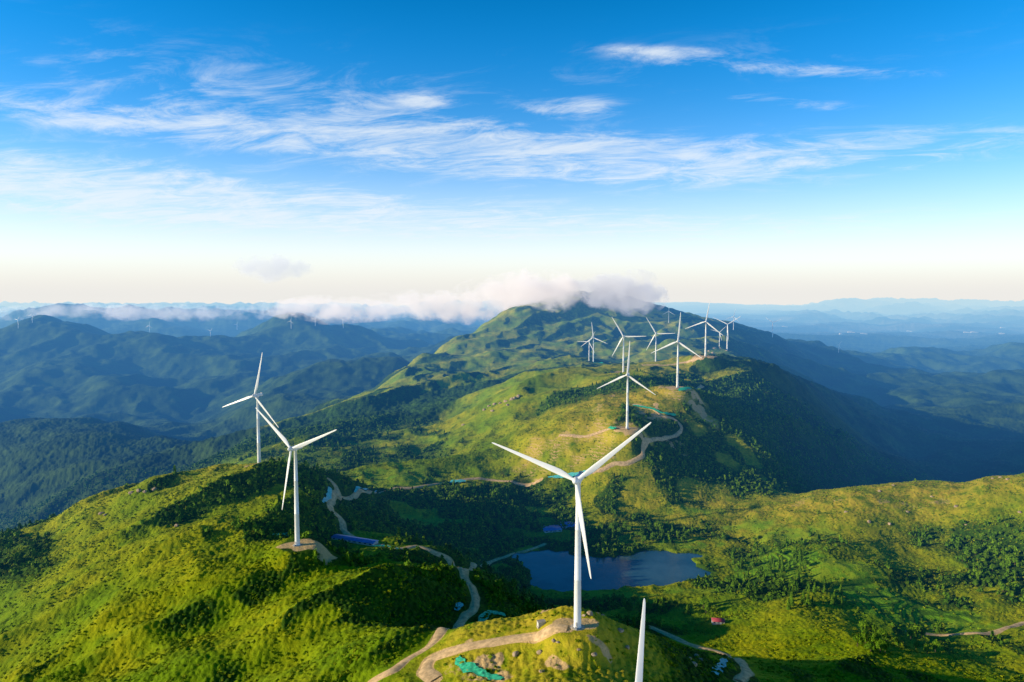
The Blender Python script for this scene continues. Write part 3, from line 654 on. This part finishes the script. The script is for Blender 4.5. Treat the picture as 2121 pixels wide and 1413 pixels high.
cloud(700,642,4300,620,280,85,.0045,'thinner cloud trailing left toward the middle blue mountain',.009,2,.46,.03,4.0,(1,.88,.84))
cloud(560,555,5200,300,200,110,.004,'faint wispy cloud over the middle blue mountain',.009,3,.36,0,3.4,(.82,.82,.92))
cloud(260,648,6800,1500,300,105,.0015,'long thin warm cloud bank along the far left ridge',.006,4,.5,0,4.2,(1,.87,.83))
# ---------------------------------------------------------------- aerial haze painted into surface colour and glow, by distance across the land
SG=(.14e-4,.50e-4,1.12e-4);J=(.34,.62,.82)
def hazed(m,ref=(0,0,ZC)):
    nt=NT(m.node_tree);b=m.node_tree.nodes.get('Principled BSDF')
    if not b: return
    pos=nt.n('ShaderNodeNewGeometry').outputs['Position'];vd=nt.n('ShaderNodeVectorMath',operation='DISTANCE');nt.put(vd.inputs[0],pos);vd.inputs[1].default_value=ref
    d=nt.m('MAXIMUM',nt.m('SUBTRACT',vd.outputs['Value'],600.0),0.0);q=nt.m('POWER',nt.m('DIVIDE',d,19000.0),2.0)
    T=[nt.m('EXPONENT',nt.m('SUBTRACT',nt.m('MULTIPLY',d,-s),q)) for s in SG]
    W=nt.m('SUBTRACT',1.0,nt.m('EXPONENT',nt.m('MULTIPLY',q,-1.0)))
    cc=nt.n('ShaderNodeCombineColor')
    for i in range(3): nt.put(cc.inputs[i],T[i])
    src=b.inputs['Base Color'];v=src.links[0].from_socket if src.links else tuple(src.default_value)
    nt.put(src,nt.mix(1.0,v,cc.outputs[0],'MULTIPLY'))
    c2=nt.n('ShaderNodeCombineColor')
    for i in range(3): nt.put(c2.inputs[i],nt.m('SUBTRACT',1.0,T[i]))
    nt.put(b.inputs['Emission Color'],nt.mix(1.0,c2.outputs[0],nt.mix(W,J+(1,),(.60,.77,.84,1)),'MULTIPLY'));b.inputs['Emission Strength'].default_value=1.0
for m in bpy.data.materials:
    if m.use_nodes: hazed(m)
# ---------------------------------------------------------------- sun and sky
sd=Vector((math.sin(SUN_AZ)*math.cos(SUN_EL),math.cos(SUN_AZ)*math.cos(SUN_EL),math.sin(SUN_EL)))
L=bpy.data.lights.new('sun','SUN');L.energy=5;L.angle=math.radians(.5);L.color=(1,.86,.57);lo=bpy.data.objects.new('sun',L);C.objects.link(lo);lo.rotation_euler=sd.to_track_quat('Z','Y').to_euler();lo.location=(-500,0,900)
W=bpy.data.worlds.new('World');sc.world=W;W.use_nodes=True;nt=NT(W.node_tree);bg=nt.t.nodes['Background'];bg.inputs['Strength'].default_value=.15
tc=nt.n('ShaderNodeTexCoord').outputs['Generated'];s=nt.n('ShaderNodeSeparateXYZ');nt.put(s.inputs[0],tc);x,y,z=s.outputs
cv=nt.n('ShaderNodeCombineXYZ');nt.put(cv.inputs[0],x);nt.put(cv.inputs[1],y);nt.put(cv.inputs[2],nt.m('MULTIPLY',z,1.5))
nv=nt.n('ShaderNodeVectorMath',operation='NORMALIZE');nt.put(nv.inputs[0],cv.outputs[0])
sky=nt.n('ShaderNodeTexSky',sky_type='NISHITA');sky.sun_disc=False;sky.sun_elevation=SUN_EL;sky.sun_rotation=SUN_AZ%(2*math.pi);sky.altitude=600;sky.air_density=1.0;sky.dust_density=.3;sky.ozone_density=2.5
nt.put(sky.inputs[0],nv.outputs[0])
hs=nt.n('ShaderNodeHueSaturation');hs.inputs['Saturation'].default_value=1.55;nt.put(hs.inputs['Color'],sky.outputs[0])
nt.put(hs.inputs['Value'],nt.ramp(z,.30,.65,1.9,.6))
az=nt.m('ARCTAN2',x,y);el=nt.m('ARCSINE',z)
den=nt.m('ADD',nt.m('MAXIMUM',z,0.0),.10);xd=nt.m('DIVIDE',x,den);yd=nt.m('DIVIDE',y,den)
pc=nt.n('ShaderNodeCombineXYZ');nt.put(pc.inputs[0],nt.m('ADD',xd,nt.m('MULTIPLY',yd,.45)));nt.put(pc.inputs[1],nt.m('MULTIPLY',yd,1.5));P=pc.outputs[0]
ps=nt.n('ShaderNodeCombineXYZ');nt.put(ps.inputs[0],nt.m('MULTIPLY',nt.m('ADD',xd,nt.m('MULTIPLY',yd,.3)),.6));nt.put(ps.inputs[1],nt.m('MULTIPLY',nt.m('ADD',yd,nt.m('MULTIPLY',xd,.2)),1.9))
def gauss(a0,e0,wa,we,k,tilt=0):
    da=nt.m('SUBTRACT',az,a0);de=nt.m('SUBTRACT',nt.m('SUBTRACT',el,e0),nt.m('MULTIPLY',da,tilt))
    da=nt.m('DIVIDE',da,wa);de=nt.m('DIVIDE',de,we)
    q=nt.m('ADD',nt.m('MULTIPLY',da,da),nt.m('MULTIPLY',de,de))
    return nt.m('MULTIPLY',nt.m('EXPONENT',nt.m('MULTIPLY',q,-1.0)),k)
def ang(px,py):
    u,s_=ray(px,py);return math.atan(u),math.atan(s_/math.sqrt(1+u*u))
def G(px,py,wx,wy,k,t=0):
    a,e_=ang(px,py);return gauss(a,e_,wx/F,wy/F,k,t)
parts=[G(220,245,340,24,.9,-.03),G(850,288,470,55,.95,-.06),G(1150,325,340,45,.65,-.08),G(130,385,440,60,.95,-.04),G(650,430,650,38,.7,-.03),G(1360,108,100,10,1.0,-.1),G(1640,145,230,10,.7,-.15),G(1650,215,120,10,.65,-.2),G(1500,335,280,42,.5,0),G(1850,310,280,38,.55,0),G(1215,222,60,15,1.15,0),G(870,210,48,11,1.1,0),G(1110,228,30,8,.9,0),G(560,160,600,70,.27,0),G(1300,480,900,35,.5,0),G(1600,120,500,60,.2,0)]
mk=parts[0]
for p in parts[1:]: mk=nt.m('ADD',mk,p)
mk=nt.m('MINIMUM',mk,1.15)
na=nt.noise(P,2.3,7,.72,.9);nb=nt.noise(ps.outputs[0],3.4,5,.64,.5)
dn=nt.m('ADD',nt.m('MULTIPLY',na,.68),nt.m('MULTIPLY',nb,.32))
cl=nt.ramp(nt.m('ADD',dn,nt.m('MULTIPLY',mk,.15)),.51,.78)
cl=nt.m('MULTIPLY',cl,nt.ramp(mk,.0,.65))
hz=nt.m('EXPONENT',nt.m('MULTIPLY',nt.m('POWER',nt.m('DIVIDE',nt.m('MAXIMUM',el,0.0),.136),1.7),-1.0))
c=nt.mix(hz,hs.outputs[0],nt.mix(nt.ramp(el,.0,.07),(5.7,5.6,5.35,1),(6.8,6.6,6.15,1)))
c=nt.mix(nt.m('MULTIPLY',cl,.75),c,(5.8,6.2,6.5,1))
nt.put(bg.inputs['Color'],c)
print('done',time.time()-T0)
